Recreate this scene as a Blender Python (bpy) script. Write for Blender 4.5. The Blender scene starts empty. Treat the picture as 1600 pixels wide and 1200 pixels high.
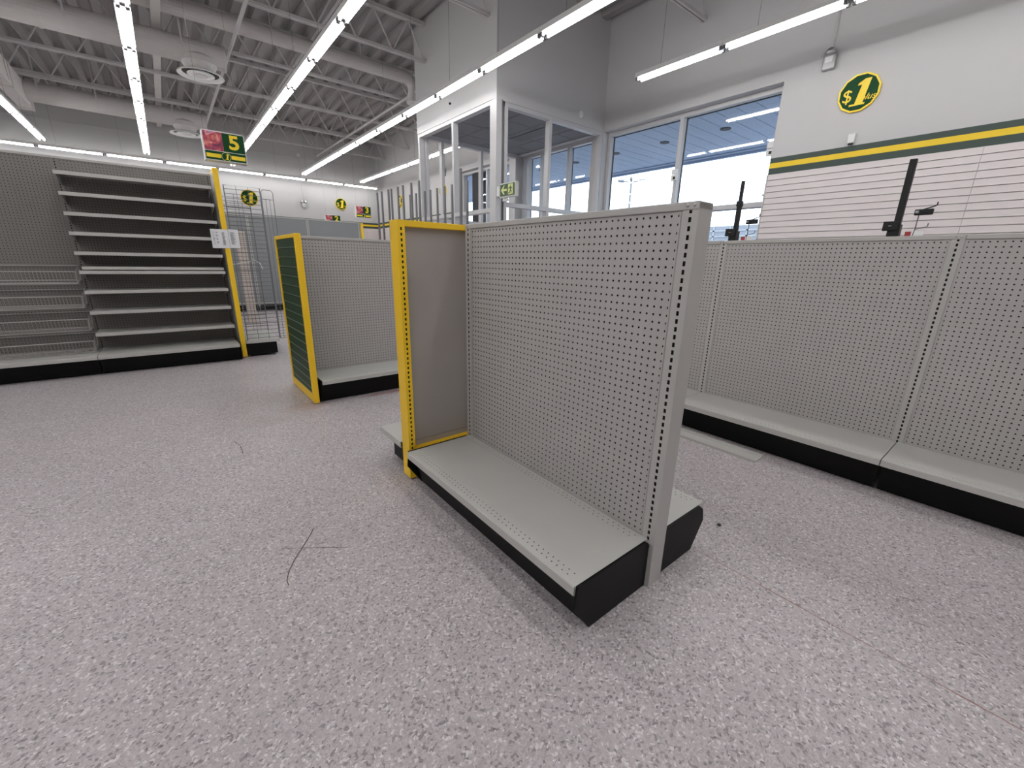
import bpy, math, random
import numpy as np
from mathutils import Matrix, Vector

# everything below is authored in inches; S turns inches into metres
S = 0.0254
scene = bpy.context.scene
COL = scene.collection
PI = math.pi
random.seed(7)

# ------------------------------------------------------------------ camera
YAW, PITCH, ROLL, F_PX = 0.68117951, 0.28492233, 0.02064467, 649.002
CAM = (-49.2347, -29.3497, 46.9252)


def make_camera():
    cy, sy, cp, sp = math.cos(YAW), math.sin(YAW), math.cos(PITCH), math.sin(PITCH)
    f = Vector((sy * cp, cy * cp, -sp))
    r = Vector((cy, -sy, 0))
    u = r.cross(f)
    r2 = math.cos(ROLL) * r + math.sin(ROLL) * u
    u2 = -math.sin(ROLL) * r + math.cos(ROLL) * u
    d = bpy.data.cameras.new('camera')
    d.sensor_fit = 'HORIZONTAL'
    d.sensor_width = 36
    d.lens = F_PX / 1600 * 36
    d.clip_start = 0.02
    d.clip_end = 500
    o = bpy.data.objects.new('camera', d)
    m = Matrix((r2, u2, -f)).transposed().to_4x4()
    m.translation = Vector(CAM) * S
    o.matrix_world = m
    COL.objects.link(o)
    scene.camera = o


make_camera()

# ------------------------------------------------------------------ world, exposure
w = bpy.data.worlds.new('overcast_sky')
scene.world = w
w.use_nodes = True
bg = w.node_tree.nodes['Background']
bg.inputs[0].default_value = (0.74, 0.87, 1.0, 1)
bg.inputs[1].default_value = 3.8
TUBE_STRENGTH = 22.0
scene.view_settings.view_transform = 'Standard'
scene.view_settings.look = 'None'
scene.view_settings.gamma = 1
scene.view_settings.use_curve_mapping = False
scene.view_settings.exposure = 0.0
try:
    scene.cycles.max_bounces = 10
    scene.cycles.diffuse_bounces = 5
    scene.cycles.transparent_max_bounces = 24
    scene.cycles.sample_clamp_indirect = 6
    scene.cycles.caustics_reflective = False
    scene.cycles.caustics_refractive = False
except Exception:
    pass


# ------------------------------------------------------------------ materials
def lin(r, g, b):
    def c(v):
        v /= 255
        return v / 12.92 if v <= 0.04045 else ((v + 0.055) / 1.055) ** 2.4
    return (c(r), c(g), c(b), 1)


def mat(name, rgb, rough=0.5, var=0.06, scale=9.0, metal=0.0, spec=0.5, bump=0.0, bscale=400):
    m = bpy.data.materials.new(name)
    m.use_nodes = True
    nt = m.node_tree
    b = nt.nodes['Principled BSDF']
    b.inputs['Roughness'].default_value = rough
    b.inputs['Metallic'].default_value = metal
    b.inputs['Specular IOR Level'].default_value = spec
    c = lin(*rgb)
    tc = nt.nodes.new('ShaderNodeTexCoord')
    n = nt.nodes.new('ShaderNodeTexNoise')
    n.inputs['Scale'].default_value = scale
    n.inputs['Detail'].default_value = 4
    nt.links.new(tc.outputs['Object'], n.inputs['Vector'])
    mx = nt.nodes.new('ShaderNodeMix')
    mx.data_type = 'RGBA'
    mx.inputs[6].default_value = tuple(v * (1 - var) for v in c[:3]) + (1,)
    mx.inputs[7].default_value = tuple(min(1, v * (1 + var)) for v in c[:3]) + (1,)
    nt.links.new(n.outputs['Fac'], mx.inputs[0])
    nt.links.new(mx.outputs[2], b.inputs['Base Color'])
    if bump:
        n2 = nt.nodes.new('ShaderNodeTexNoise')
        n2.inputs['Scale'].default_value = bscale
        nt.links.new(tc.outputs['Object'], n2.inputs['Vector'])
        bp = nt.nodes.new('ShaderNodeBump')
        bp.inputs['Strength'].default_value = bump
        bp.inputs['Distance'].default_value = 0.001
        nt.links.new(n2.outputs['Fac'], bp.inputs['Height'])
        nt.links.new(bp.outputs[0], b.inputs['Normal'])
    return m


def emit(name, rgb, strength):
    m = bpy.data.materials.new(name)
    m.use_nodes = True
    nt = m.node_tree
    nt.nodes.clear()
    e = nt.nodes.new('ShaderNodeEmission')
    e.inputs[0].default_value = rgb + (1,)
    e.inputs[1].default_value = strength
    o = nt.nodes.new('ShaderNodeOutputMaterial')
    nt.links.new(e.outputs[0], o.inputs[0])
    return m


def glass_mat(name, tint, ior=1.5):
    m = bpy.data.materials.new(name)
    m.use_nodes = True
    nt = m.node_tree
    nt.nodes.clear()
    t = nt.nodes.new('ShaderNodeBsdfTransparent')
    t.inputs[0].default_value = tint
    g = nt.nodes.new('ShaderNodeBsdfGlossy')
    g.inputs['Roughness'].default_value = 0.0
    geo = nt.nodes.new('ShaderNodeNewGeometry')

    def vm(op, a, b):
        n = nt.nodes.new('ShaderNodeMath')
        n.operation = op
        for k, v in enumerate((a, b)):
            if isinstance(v, (int, float)):
                n.inputs[k].default_value = v
            elif v is not None:
                nt.links.new(v, n.inputs[k])
        return n.outputs[0]
    dt = nt.nodes.new('ShaderNodeVectorMath')
    dt.operation = 'DOT_PRODUCT'
    nt.links.new(geo.outputs['Incoming'], dt.inputs[0])
    nt.links.new(geo.outputs['Normal'], dt.inputs[1])
    c1 = vm('SUBTRACT', 1.0, vm('ABSOLUTE', dt.outputs['Value'], None))
    f0 = 2 * ((ior - 1) / (ior + 1)) ** 2            # two faces of the pane
    refl = vm('ADD', f0, vm('MULTIPLY', 1 - f0, vm('POWER', c1, 5.0)))
    mx = nt.nodes.new('ShaderNodeMixShader')
    o = nt.nodes.new('ShaderNodeOutputMaterial')
    nt.links.new(refl, mx.inputs[0])
    nt.links.new(t.outputs[0], mx.inputs[1])
    nt.links.new(g.outputs[0], mx.inputs[2])
    nt.links.new(mx.outputs[0], o.inputs[0])
    return m


def floor_mat():
    m = bpy.data.materials.new('vinyl_floor')
    m.use_nodes = True
    nt = m.node_tree
    N, L = nt.nodes.new, nt.links.new
    b = nt.nodes['Principled BSDF']
    b.inputs['Roughness'].default_value = 0.42
    b.inputs['Specular IOR Level'].default_value = 0.35
    tc = N('ShaderNodeTexCoord')
    # warp the coordinates so the flecks are ragged
    wn = N('ShaderNodeTexNoise'); wn.inputs['Scale'].default_value = 70
    L(tc.outputs['Object'], wn.inputs['Vector'])
    sub = N('ShaderNodeVectorMath'); sub.operation = 'SUBTRACT'; sub.inputs[1].default_value = (.5, .5, .5)
    L(wn.outputs['Color'], sub.inputs[0])
    sc = N('ShaderNodeVectorMath'); sc.operation = 'SCALE'; sc.inputs['Scale'].default_value = 0.016
    L(sub.outputs[0], sc.inputs[0])
    add = N('ShaderNodeVectorMath'); add.operation = 'ADD'
    L(tc.outputs['Object'], add.inputs[0]); L(sc.outputs[0], add.inputs[1])

    def flecks(scale, stops):
        v = N('ShaderNodeTexVoronoi'); v.voronoi_dimensions = '2D'; v.inputs['Scale'].default_value = scale
        L(add.outputs[0], v.inputs['Vector'])
        s = N('ShaderNodeSeparateColor'); L(v.outputs['Color'], s.inputs[0])
        r = N('ShaderNodeValToRGB'); r.color_ramp.interpolation = 'CONSTANT'
        e = r.color_ramp.elements
        e[0].position, e[0].color = stops[0][0], lin(*stops[0][1])
        e[1].position, e[1].color = stops[1][0], lin(*stops[1][1])
        for p, c in stops[2:]:
            x = e.new(p); x.color = lin(*c)
        L(s.outputs[0], r.inputs[0])
        return r, s
    base, s1 = flecks(155, [(0, FL['d']), (.11, FL['m1']), (.32, FL['b']), (.68, FL['m2']), (.91, FL['w'])])
    fine, s2 = flecks(320, [(0, FL['d2']), (.12, FL['b']), (.86, FL['b2']), (.93, FL['w'])])
    mx = N('ShaderNodeMix'); mx.data_type = 'RGBA'; mx.inputs[0].default_value = 0.34
    L(base.outputs[0], mx.inputs[6]); L(fine.outputs[0], mx.inputs[7])
    # slow patchiness: worn and less worn areas
    pn = N('ShaderNodeTexNoise'); pn.inputs['Scale'].default_value = 1.1; pn.inputs['Detail'].default_value = 3
    L(tc.outputs['Object'], pn.inputs['Vector'])
    pm = N('ShaderNodeMapRange'); pm.inputs[1].default_value = .3; pm.inputs[2].default_value = .7
    pm.inputs[3].default_value = .93; pm.inputs[4].default_value = 1.05
    L(pn.outputs['Fac'], pm.inputs[0])
    mul = N('ShaderNodeMix'); mul.data_type = 'RGBA'; mul.blend_type = 'MULTIPLY'; mul.inputs[0].default_value = 1
    L(mx.outputs[2], mul.inputs[6]); L(pm.outputs[0], mul.inputs[7])
    # stains: a reddish seam line and rust near the green end panel
    sx = N('ShaderNodeSeparateXYZ'); L(tc.outputs['Object'], sx.inputs[0])

    def math_(op, a, b_=None, c_=None):
        n = N('ShaderNodeMath'); n.operation = op
        for i, v in enumerate((a, b_, c_)):
            if v is None: continue
            if isinstance(v, (int, float)): n.inputs[i].default_value = v
            else: L(v, n.inputs[i])
        return n.outputs[0]
    ln = N('ShaderNodeTexNoise'); ln.inputs['Scale'].default_value = 6; L(tc.outputs['Object'], ln.inputs['Vector'])
    dx = math_('ABSOLUTE', math_('SUBTRACT', sx.outputs[0], 14.25 * S))
    on_line = math_('LESS_THAN', dx, 0.0026)
    in_y = math_('MULTIPLY', math_('LESS_THAN', sx.outputs[1], -2.6 * S), math_('GREATER_THAN', sx.outputs[1], -70 * S))
    lm = math_('MULTIPLY', math_('MULTIPLY', on_line, in_y), math_('MULTIPLY', ln.outputs['Fac'], 1.3))
    m2 = N('ShaderNodeMix'); m2.data_type = 'RGBA'; m2.inputs[7].default_value = lin(140, 92, 82)
    L(lm, m2.inputs[0]); L(mul.outputs[2], m2.inputs[6])

    def blob(x, y, rx, ry, col, amt, src):
        ex = math_('DIVIDE', math_('SUBTRACT', sx.outputs[0], x * S), rx * S)
        ey = math_('DIVIDE', math_('SUBTRACT', sx.outputs[1], y * S), ry * S)
        d = math_('ADD', math_('MULTIPLY', ex, ex), math_('MULTIPLY', ey, ey))
        k = math_('MULTIPLY', math_('SUBTRACT', 1.0, math_('MINIMUM', d, 1.0)), math_('MULTIPLY', ln.outputs['Fac'], amt))
        q = N('ShaderNodeMix'); q.data_type = 'RGBA'; q.inputs[7].default_value = lin(*col)
        L(k, q.inputs[0]); L(src, q.inputs[6])
        return q.outputs[2]
    c = blob(-21, 113, 8, 5, (150, 118, 96), .9, m2.outputs[2])
    c = blob(8, 112.8, 11, 1.6, (170, 92, 72), 1.2, c)
    c = blob(-30, 107, 16, 6, (150, 140, 132), .5, c)
    L(c, b.inputs['Base Color'])
    return m


def food_mat():
    m = bpy.data.materials.new('snack_photo_print')
    m.use_nodes = True
    nt = m.node_tree
    b = nt.nodes['Principled BSDF']
    b.inputs['Roughness'].default_value = .4
    tc = nt.nodes.new('ShaderNodeTexCoord')
    n = nt.nodes.new('ShaderNodeTexNoise')
    n.inputs['Scale'].default_value = 7
    n.inputs['Detail'].default_value = 3
    n.inputs['Distortion'].default_value = 1.6
    nt.links.new(tc.outputs['Object'], n.inputs['Vector'])
    r = nt.nodes.new('ShaderNodeValToRGB')
    e = r.color_ramp.elements
    e[0].position, e[0].color = .30, lin(90, 30, 70)
    e[1].position, e[1].color = .70, lin(190, 150, 185)
    for p, c in ((.42, (150, 55, 90)), (.48, (200, 92, 88)), (.55, (232, 160, 150)), (.60, (176, 110, 156))):
        x = e.new(p)
        x.color = lin(*c)
    nt.links.new(n.outputs['Fac'], r.inputs[0])
    nt.links.new(r.outputs[0], b.inputs['Base Color'])
    return m


FL = dict(d=(116, 110, 112), m1=(172, 164, 166), b=(187, 179, 181), m2=(198, 190, 193), w=(232, 227, 228),
          d2=(124, 118, 119), b2=(200, 193, 195))
M = dict(
    wall=mat('painted_wall', (196, 195, 195), .75, .02, 2, bump=.15, bscale=220),
    wall_dark=mat('vestibule_ceiling_tile', (128, 128, 131), .8, .04, 3),
    slat=mat('slatwall_laminate', (226, 218, 218), .5, .02, 3),
    groove=mat('slatwall_edge', (228, 222, 221), .4, .02, 3),
    green_stripe=mat('green_stripe_paint', (58, 72, 66), .6, .05, 5),
    yellow_stripe=mat('yellow_stripe_paint', (240, 205, 42), .55, .04, 5),
    deckroof=mat('painted_roof_deck', (152, 149, 148), .65, .06, 3),
    joist=mat('painted_joist', (198, 196, 195), .6, .05, 6),
    duct=mat('painted_duct', (204, 200, 198), .6, .05, 7),
    white=mat('white_enamel', (228, 228, 226), .4, .02, 5),
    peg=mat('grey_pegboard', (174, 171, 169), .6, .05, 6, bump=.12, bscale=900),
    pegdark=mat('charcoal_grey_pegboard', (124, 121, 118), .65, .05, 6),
    core_shade=mat('hardboard_and_hole_shade', (26, 22, 20), .9, .1, 40),  # raw hardboard edges; also the painted-in shade inside holes and slots
    grey=mat('grey_powder_coat', (181, 179, 176), .42, .04, 8, bump=.06, bscale=1200),
    deck=mat('light_grey_shelf_enamel', (193, 192, 188), .38, .03, 7),
    board=mat('grey_back_board', (168, 162, 157), .65, .05, 5, bump=.12, bscale=700),
    board2=mat('blue_grey_back_board', (138, 140, 141), .65, .05, 4),
    black=mat('black_kick_enamel', (11, 11, 11), .5, .15, 12, spec=.2),
    rubber=mat('matte_black_plastic', (22, 22, 23), .5, .1, 20, spec=.4),
    yellow=mat('yellow_enamel', (254, 206, 38), .42, .05, 6),
    greenslat=mat('green_slat_board', (38, 62, 40), .5, .08, 4, spec=.3),
    greenedge=mat('green_slat_edge', (110, 130, 112), .35, .05, 8),
    green=mat('sign_green', (14, 66, 32), .55, .04, 6, spec=.2),
    signyellow=mat('sign_yellow', (248, 216, 40), .35, .03, 6),
    paleyellow=mat('luminous_yellow_green', (214, 222, 140), .4, .03, 6),
    exitgreen=mat('exit_sign_green', (44, 74, 44), .4, .04, 6),
    chrome=mat('brushed_metal', (190, 190, 190), .3, .04, 15, metal=1),
    steel=mat('grey_steel_wire', (120, 120, 122), .4, .05, 15, metal=.6),
    wire=mat('chromate_wire', (168, 165, 162), .4, .05, 15, metal=0),
    alum=mat('anodised_aluminium_frame', (196, 195, 196), .4, .03, 8),
    gasket=mat('black_gasket', (20, 20, 28), .6, .05, 10),
    canopy=mat('canopy_soffit_panel', (172, 186, 210), .6, .04, 1.5),
    pot=mat('downlight_recess', (46, 50, 56), .6, .05, 8),
    asphalt=mat('asphalt', (150, 150, 152), .9, .08, 2),
    block=mat('pale_block_facade', (138, 140, 147), .8, .04, .5),
    mortar=mat('facade_joint', (160, 162, 168), .8, .04, .5),
    foliage=mat('tree_leaves', (60, 96, 70), .8, .3, 3),
    bark=mat('tree_bark', (90, 78, 66), .9, .2, 5),
    paper=mat('white_paper', (236, 236, 238), .7, .01, 4),
    ink=mat('grey_print_ink', (120, 122, 126), .7, .05, 30),
    cream=mat('cream_board', (206, 192, 182), .6, .06, 6),
    red=mat('red_print', (170, 60, 60), .6, .05, 20),
    hair=mat('dark_fibre', (70, 62, 60), .8, .05, 20),
    lens=mat('lamp_lens', (235, 235, 230), .15, .02, 10),
    food=food_mat(),
    glass=glass_mat('window_glass', (.93, .96, .98, 1), 1.55),
    tube=emit('fluorescent_tube', (1.0, .99, .985), TUBE_STRENGTH),
)
M['floor'] = floor_mat()


# ------------------------------------------------------------------ mesh helpers
class MB:
    """collects geometry in inches, links it as one mesh object"""

    def __init__(self):
        self.v = []
        self.f = []
        self.n = 0

    def add(self, verts, faces):
        verts = np.asarray(verts, float).reshape(-1, 3)
        self.v.append(verts)
        for a in faces:
            self.f.append([i + self.n for i in a])
        self.n += len(verts)
        return self

    def addarr(self, verts, quads, tris=None):
        self.v.append(np.asarray(verts, float).reshape(-1, 3))
        self.f += (np.asarray(quads) + self.n).tolist()
        if tris is not None and len(tris):
            self.f += (np.asarray(tris) + self.n).tolist()
        self.n += len(verts)
        return self

    def box(self, x0, x1, y0, y1, z0, z1):
        x0, x1 = min(x0, x1), max(x0, x1); y0, y1 = min(y0, y1), max(y0, y1); z0, z1 = min(z0, z1), max(z0, z1)
        v = [(x, y, z) for z in (z0, z1) for y in (y0, y1) for x in (x0, x1)]
        return self.add(v, [(0, 2, 3, 1), (4, 5, 7, 6), (0, 1, 5, 4), (2, 6, 7, 3), (0, 4, 6, 2), (1, 3, 7, 5)])

    def prism(self, poly, axis, a, b):
        """2-D polygon swept along an axis; poly is (y,z) for x, (x,z) for y, (x,y) for z"""
        def P(p, t):
            return {'x': (t, p[0], p[1]), 'y': (p[0], t, p[1]), 'z': (p[0], p[1], t)}[axis]
        n = len(poly)
        v = [P(p, a) for p in poly] + [P(p, b) for p in poly]
        f = [tuple(range(n))[::-1], tuple(range(n, 2 * n))] + [(i, (i + 1) % n, n + (i + 1) % n, n + i) for i in range(n)]
        return self.add(v, f)

    def tube(self, path, r, n=6, cap=True):
        P = [Vector(p) for p in path]
        rings = []
        m = len(P)
        up = None
        for i in range(m):
            d = (P[min(i + 1, m - 1)] - P[max(i - 1, 0)]).normalized()
            if up is None:
                up = Vector((0, 0, 1)) if abs(d.z) < .9 else Vector((1, 0, 0))
            s = d.cross(up).normalized()
            up = s.cross(d).normalized()
            rr = r[i] if isinstance(r, (list, tuple)) else r
            rings.append([P[i] + rr * (math.cos(2 * PI * k / n) * s + math.sin(2 * PI * k / n) * up) for k in range(n)])
        v = [p for ring in rings for p in ring]
        f = [(i * n + k, i * n + (k + 1) % n, (i + 1) * n + (k + 1) % n, (i + 1) * n + k) for i in range(m - 1) for k in range(n)]
        if cap:
            f += [tuple(range(n))[::-1], tuple(range((m - 1) * n, m * n))]
        return self.add(v, f)

    def lathe(self, prof, c=(0, 0, 0), n=24):
        """(r, z) profile turned about the vertical through c"""
        v, f = [], []
        for r, z in prof:
            v += [(c[0] + r * math.cos(2 * PI * k / n), c[1] + r * math.sin(2 * PI * k / n), c[2] + z) for k in range(n)]
        for i in range(len(prof) - 1):
            f += [(i * n + k, i * n + (k + 1) % n, (i + 1) * n + (k + 1) % n, (i + 1) * n + k) for k in range(n)]
        f += [tuple(range(n))[::-1], tuple(range((len(prof) - 1) * n, len(prof) * n))]
        return self.add(v, f)

    def holes(self, ucs, zcs, pu, pz, y, depth, hole, plane='xz', mask=None):
        """a perforated sheet made of cells centred on the grid ucs x zcs; hole is a list of (du,dz)
        corner points (8 of them); the sheet faces -y (plane xz) or +z (plane xy)"""
        U, Z = np.meshgrid(ucs, zcs, indexing='ij')
        c = np.stack([U.ravel(), Z.ravel()], 1)
        k = len(c)
        sq = np.array([(-pu / 2, -pz / 2), (pu / 2, -pz / 2), (pu / 2, pz / 2), (-pu / 2, pz / 2)])
        h = np.array(hole)
        loc = np.concatenate([sq, h, h])                      # 4 + 8 + 8
        p2 = (c[:, None, :] + loc[None]).reshape(-1, 2)
        off = np.tile(np.concatenate([np.zeros(12), np.full(8, depth)]), k)
        if plane == 'xz':
            v = np.stack([p2[:, 0], y + off, p2[:, 1]], 1)
        else:
            v = np.stack([p2[:, 0], p2[:, 1], y - off], 1)
        q, t = [], []
        # hole points ordered from -y side: 0,1 bottom; 2,3 right; 4,5 top; 6,7 left
        for s in range(4):
            q.append((s, (s + 1) % 4, 4 + 2 * s + 1, 4 + 2 * s))
            t.append(((s + 1) % 4, 4 + (2 * s + 2) % 8, 4 + 2 * s + 1))
        for s in range(8):
            q.append((4 + s, 4 + (s + 1) % 8, 12 + (s + 1) % 8, 12 + s))
        base = (np.arange(k) * 20)[:, None, None]
        return self.addarr(v, (np.array(q)[None] + base).reshape(-1, 4), (np.array(t)[None] + base).reshape(-1, 3))

    def quad(self, a, b, c, d):
        return self.add([a, b, c, d], [(0, 1, 2, 3)])

    def mesh(self, name, m, origin=(0, 0, 0)):
        me = bpy.data.meshes.new(name)
        v = (np.concatenate(self.v) - np.array(origin)) * S
        me.from_pydata(v.tolist(), [], self.f)
        if m is not None:
            me.materials.append(m)
        me.update()
        return me

    def build(self, name, m, parent=None, origin=(0, 0, 0), bevel=0, smooth=False):
        me = self.mesh(name, m, origin)
        o = bpy.data.objects.new(name, me)
        COL.objects.link(o)
        if parent is not None:
            o.parent = parent
        else:
            o.location = Vector(origin) * S
        if smooth:
            me.shade_smooth()
        if bevel:
            bv = o.modifiers.new('bevel', 'BEVEL')
            bv.width = bevel * S
            bv.segments = 2
            bv.limit_method = 'ANGLE'
        return o


def place(me, name, parent, loc=(0, 0, 0), rz=0):
    o = bpy.data.objects.new(name, me)
    COL.objects.link(o)
    o.parent = parent
    o.location = Vector(loc) * S
    o.rotation_euler.z = rz
    return o


def octo(r):
    return [(r * math.cos(a), r * math.sin(a)) for a in [math.radians(-112.5 + 45 * k) for k in range(8)]]


def slot(w_, h_):
    a, b, e = w_ / 2, h_ / 2, .03
    return [(-a + e, -b), (a - e, -b), (a, -b + e), (a, b - e), (a - e, b), (-a + e, b), (-a, b - e), (-a, -b + e)]


def thing(name, label, cat, loc=(0, 0, 0), rz=0, group=None):
    o = bpy.data.objects.new(name, None)
    COL.objects.link(o)
    o.location = Vector(loc) * S
    o.rotation_euler.z = rz
    o.empty_display_size = .05
    return tag(o, label, cat, group)


def tag(o, label, cat, group=None):
    o['label'] = label
    o['category'] = cat
    if group:
        o['group'] = group
    return o


def struct(o):
    o['kind'] = 'structure'
    return o


def copy_tree(o, parent=None):
    c = o.copy()
    COL.objects.link(c)
    if parent is not None:
        c.parent = parent
    for ch in list(o.children):
        copy_tree(ch, c)
    return c


def text_obj(s, size, m, parent, loc, rot=(PI / 2, 0, 0), shear=0.0, bold=0.0, ext=0.04, name='numeral', sx=1.0):
    cu = bpy.data.curves.new(name, 'FONT')
    cu.body = s
    cu.size = size * S
    cu.align_x = 'CENTER'
    cu.align_y = 'CENTER'
    cu.shear = shear
    cu.offset = bold * S
    cu.extrude = ext * S
    t = bpy.data.objects.new(name, cu)
    COL.objects.link(t)
    dg = bpy.context.evaluated_depsgraph_get()
    me = bpy.data.meshes.new_from_object(t.evaluated_get(dg))
    bpy.data.objects.remove(t)
    me.name = name
    me.materials.clear()
    me.materials.append(m)
    o = bpy.data.objects.new(name, me)
    COL.objects.link(o)
    o.parent = parent
    o.location = Vector(loc) * S
    o.rotation_euler = rot
    o.scale = (sx, 1, 1)
    return o


ORD = ['first', 'second', 'third', 'fourth', 'fifth', 'sixth', 'seventh', 'eighth', 'ninth', 'tenth', 'eleventh', 'twelfth',
       'thirteenth', 'fourteenth', 'fifteenth', 'sixteenth', 'seventeenth', 'eighteenth']

# ------------------------------------------------------------------ the shell
WX, BY, LX, RY = 214.0, 628.0, -300.0, -250.0      # window wall, back wall, far left wall, wall behind the camera
ROOF = 207.5
WIN0, WIN1, VY0, VY1, VX = 78.3, 196.0, 196.0, 298.0, 117.4
HEAD = 138.9
FW0, FW1 = 298.0, 396.0                               # the far window past the vestibule
OUT = 226.0

o = struct(MB().box(LX, OUT, RY, BY, -4, 0).build('floor', M['floor']))
mb = MB()
# roof deck: 3 inch deep ribs every 12 inches, running into the depth of the room
x = LX
prof = []
while x < WX + 12:
    prof += [(x, 204.6), (x + 4.6, 204.6), (x + 6.0, ROOF), (x + 10.6, ROOF)]
    x += 12
n = len(prof)
v = [(p[0], RY, p[1]) for p in prof] + [(p[0], BY, p[1]) for p in prof]
mb.add(v, [(i, i + 1, n + i + 1, n + i) for i in range(n - 1)])
mb.box(LX, OUT, RY, BY, ROOF + .3, ROOF + 3)
struct(mb.build('ceiling', M['deckroof']))
struct(MB().box(LX - 4, LX, RY, BY, 0, ROOF).build('wall_far_side', M['wall']))
struct(MB().box(LX, OUT, RY - 4, RY, 0, ROOF).build('wall_rear', M['wall']))
mb = MB().box(LX, OUT, BY, BY + 4, 0, ROOF)
struct(mb.build('wall_back', M['wall']))
mb = MB()
mb.box(WX, OUT, RY, WIN0, 0, ROOF)                     # solid wall with the slatwall
mb.box(WX, OUT, WIN0, FW1, HEAD, ROOF)                 # above all the windows
mb.box(WX, OUT, WIN0, VY0, 0, 18)                      # under the shop window
mb.box(WX, OUT, VY0 + .01, 206.5, 0, HEAD)             # pier inside the vestibule
mb.box(WX, OUT, 294, 306, 0, HEAD)
mb.box(WX, OUT, FW0 + 8, FW1, 0, 18)
mb.box(WX, OUT, FW1, BY, 0, ROOF)
struct(mb.build('wall_window', M['wall']))
# vestibule: enclosed above its glazing up to the roof
mb = MB()
mb.box(VX, VX + 5, VY0, VY1, HEAD + .4, ROOF)
mb.box(VX + 5, WX, VY0, VY0 + 5, HEAD - .2, ROOF)
mb.box(VX + 5, WX, VY1 - 5, VY1, HEAD + .4, ROOF)
struct(mb.build('wall_vestibule', M['wall']))
mb = MB().box(VX + 5, WX, VY0 + 5, VY1 - 5, HEAD + .6, HEAD + 2.5)
for k in range(1, 4):
    mb.box(VX + 5 + k * 24, VX + 5.6 + k * 24, VY0 + 5, VY1 - 5, HEAD + .45, HEAD + .62)
    mb.box(VX + 5, WX, VY0 + 5 + k * 24, VY0 + 5.6 + k * 24, HEAD + .45, HEAD + .62)
struct(mb.build('ceiling_vestibule', M['wall_dark']))
struct(MB().box(176, 188, VY0 + 12, VY1 - 40, HEAD + .2, HEAD + .46).build('trim_1', mat('grey_ceiling_grille', (112, 112, 116), .7)))
# horizontal joint and upper drywall on the back wall
struct(MB().box(LX, WX, BY - .6, BY, 174.2, 175).build('trim_2', M['wall']))

# green / yellow / green stripe and slatwall on both walls


def stripe(mb_g, mb_y, axis, a, b, plane, z0, t=.12):
    for z_0, z_1, k in ((z0, z0 + 3, 0), (z0 + 3, z0 + 5.5, 1), (z0 + 5.5, z0 + 8, 0)):
        q = mb_y if k else mb_g
        if axis == 'y':
            q.box(plane - t, plane, a, b, z_0, z_1)
        else:
            q.box(a, b, plane - t, plane, z_0, z_1)


g, y_ = MB(), MB()
stripe(g, y_, 'y', RY, WIN0 - .1, WX, 95.2)
stripe(g, y_, 'y', FW1 + .2, BY, WX, 92.2)
stripe(g, y_, 'x', LX, WX, BY, 91.6)
struct(g.build('trim_3', M['green_stripe']))
struct(y_.build('trim_4', M['yellow_stripe']))


def slatwall(axis, a, b, plane, ztop, joints):
    """slats 3 inches apart with a light nosing over every groove"""
    m1, m2 = MB(), MB()
    z = ztop
    while z > 3:
        for s0, s1 in zip(joints[:-1], joints[1:]):
            s0, s1 = s0 + .06, s1 - .06
            for q, za, zb, t in ((m1, z - 2.62, z, .75), (m2, z - 2.72, z - 2.60, .95)):
                if axis == 'y':
                    q.box(plane - t, plane, s0, s1, za, zb)
                else:
                    q.box(s0, s1, plane - t, plane, za, zb)
        z -= 3
    return m1, m2


for i, args in enumerate((('y', RY, WIN0, WX, 95.0, [RY, -193.7, -97.7, -1.7, WIN0 - .2]),
                          ('y', FW1, BY, WX, 92.0, [FW1 + .3, 492, 588, BY - 1]),
                          ('x', 60, WX, BY, 91.5, [100, 196, WX - 1]))):
    a, b = slatwall(*args)
    struct(a.build('wall_panel_slats', M['slat']))
    struct(b.build('trim_%d' % (5 + i), M['groove']))
struct(MB().box(WX - 1.2, WX, WIN0 - .5, WIN0 + .0, 0, 95).build('trim_8', M['alum']))


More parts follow.
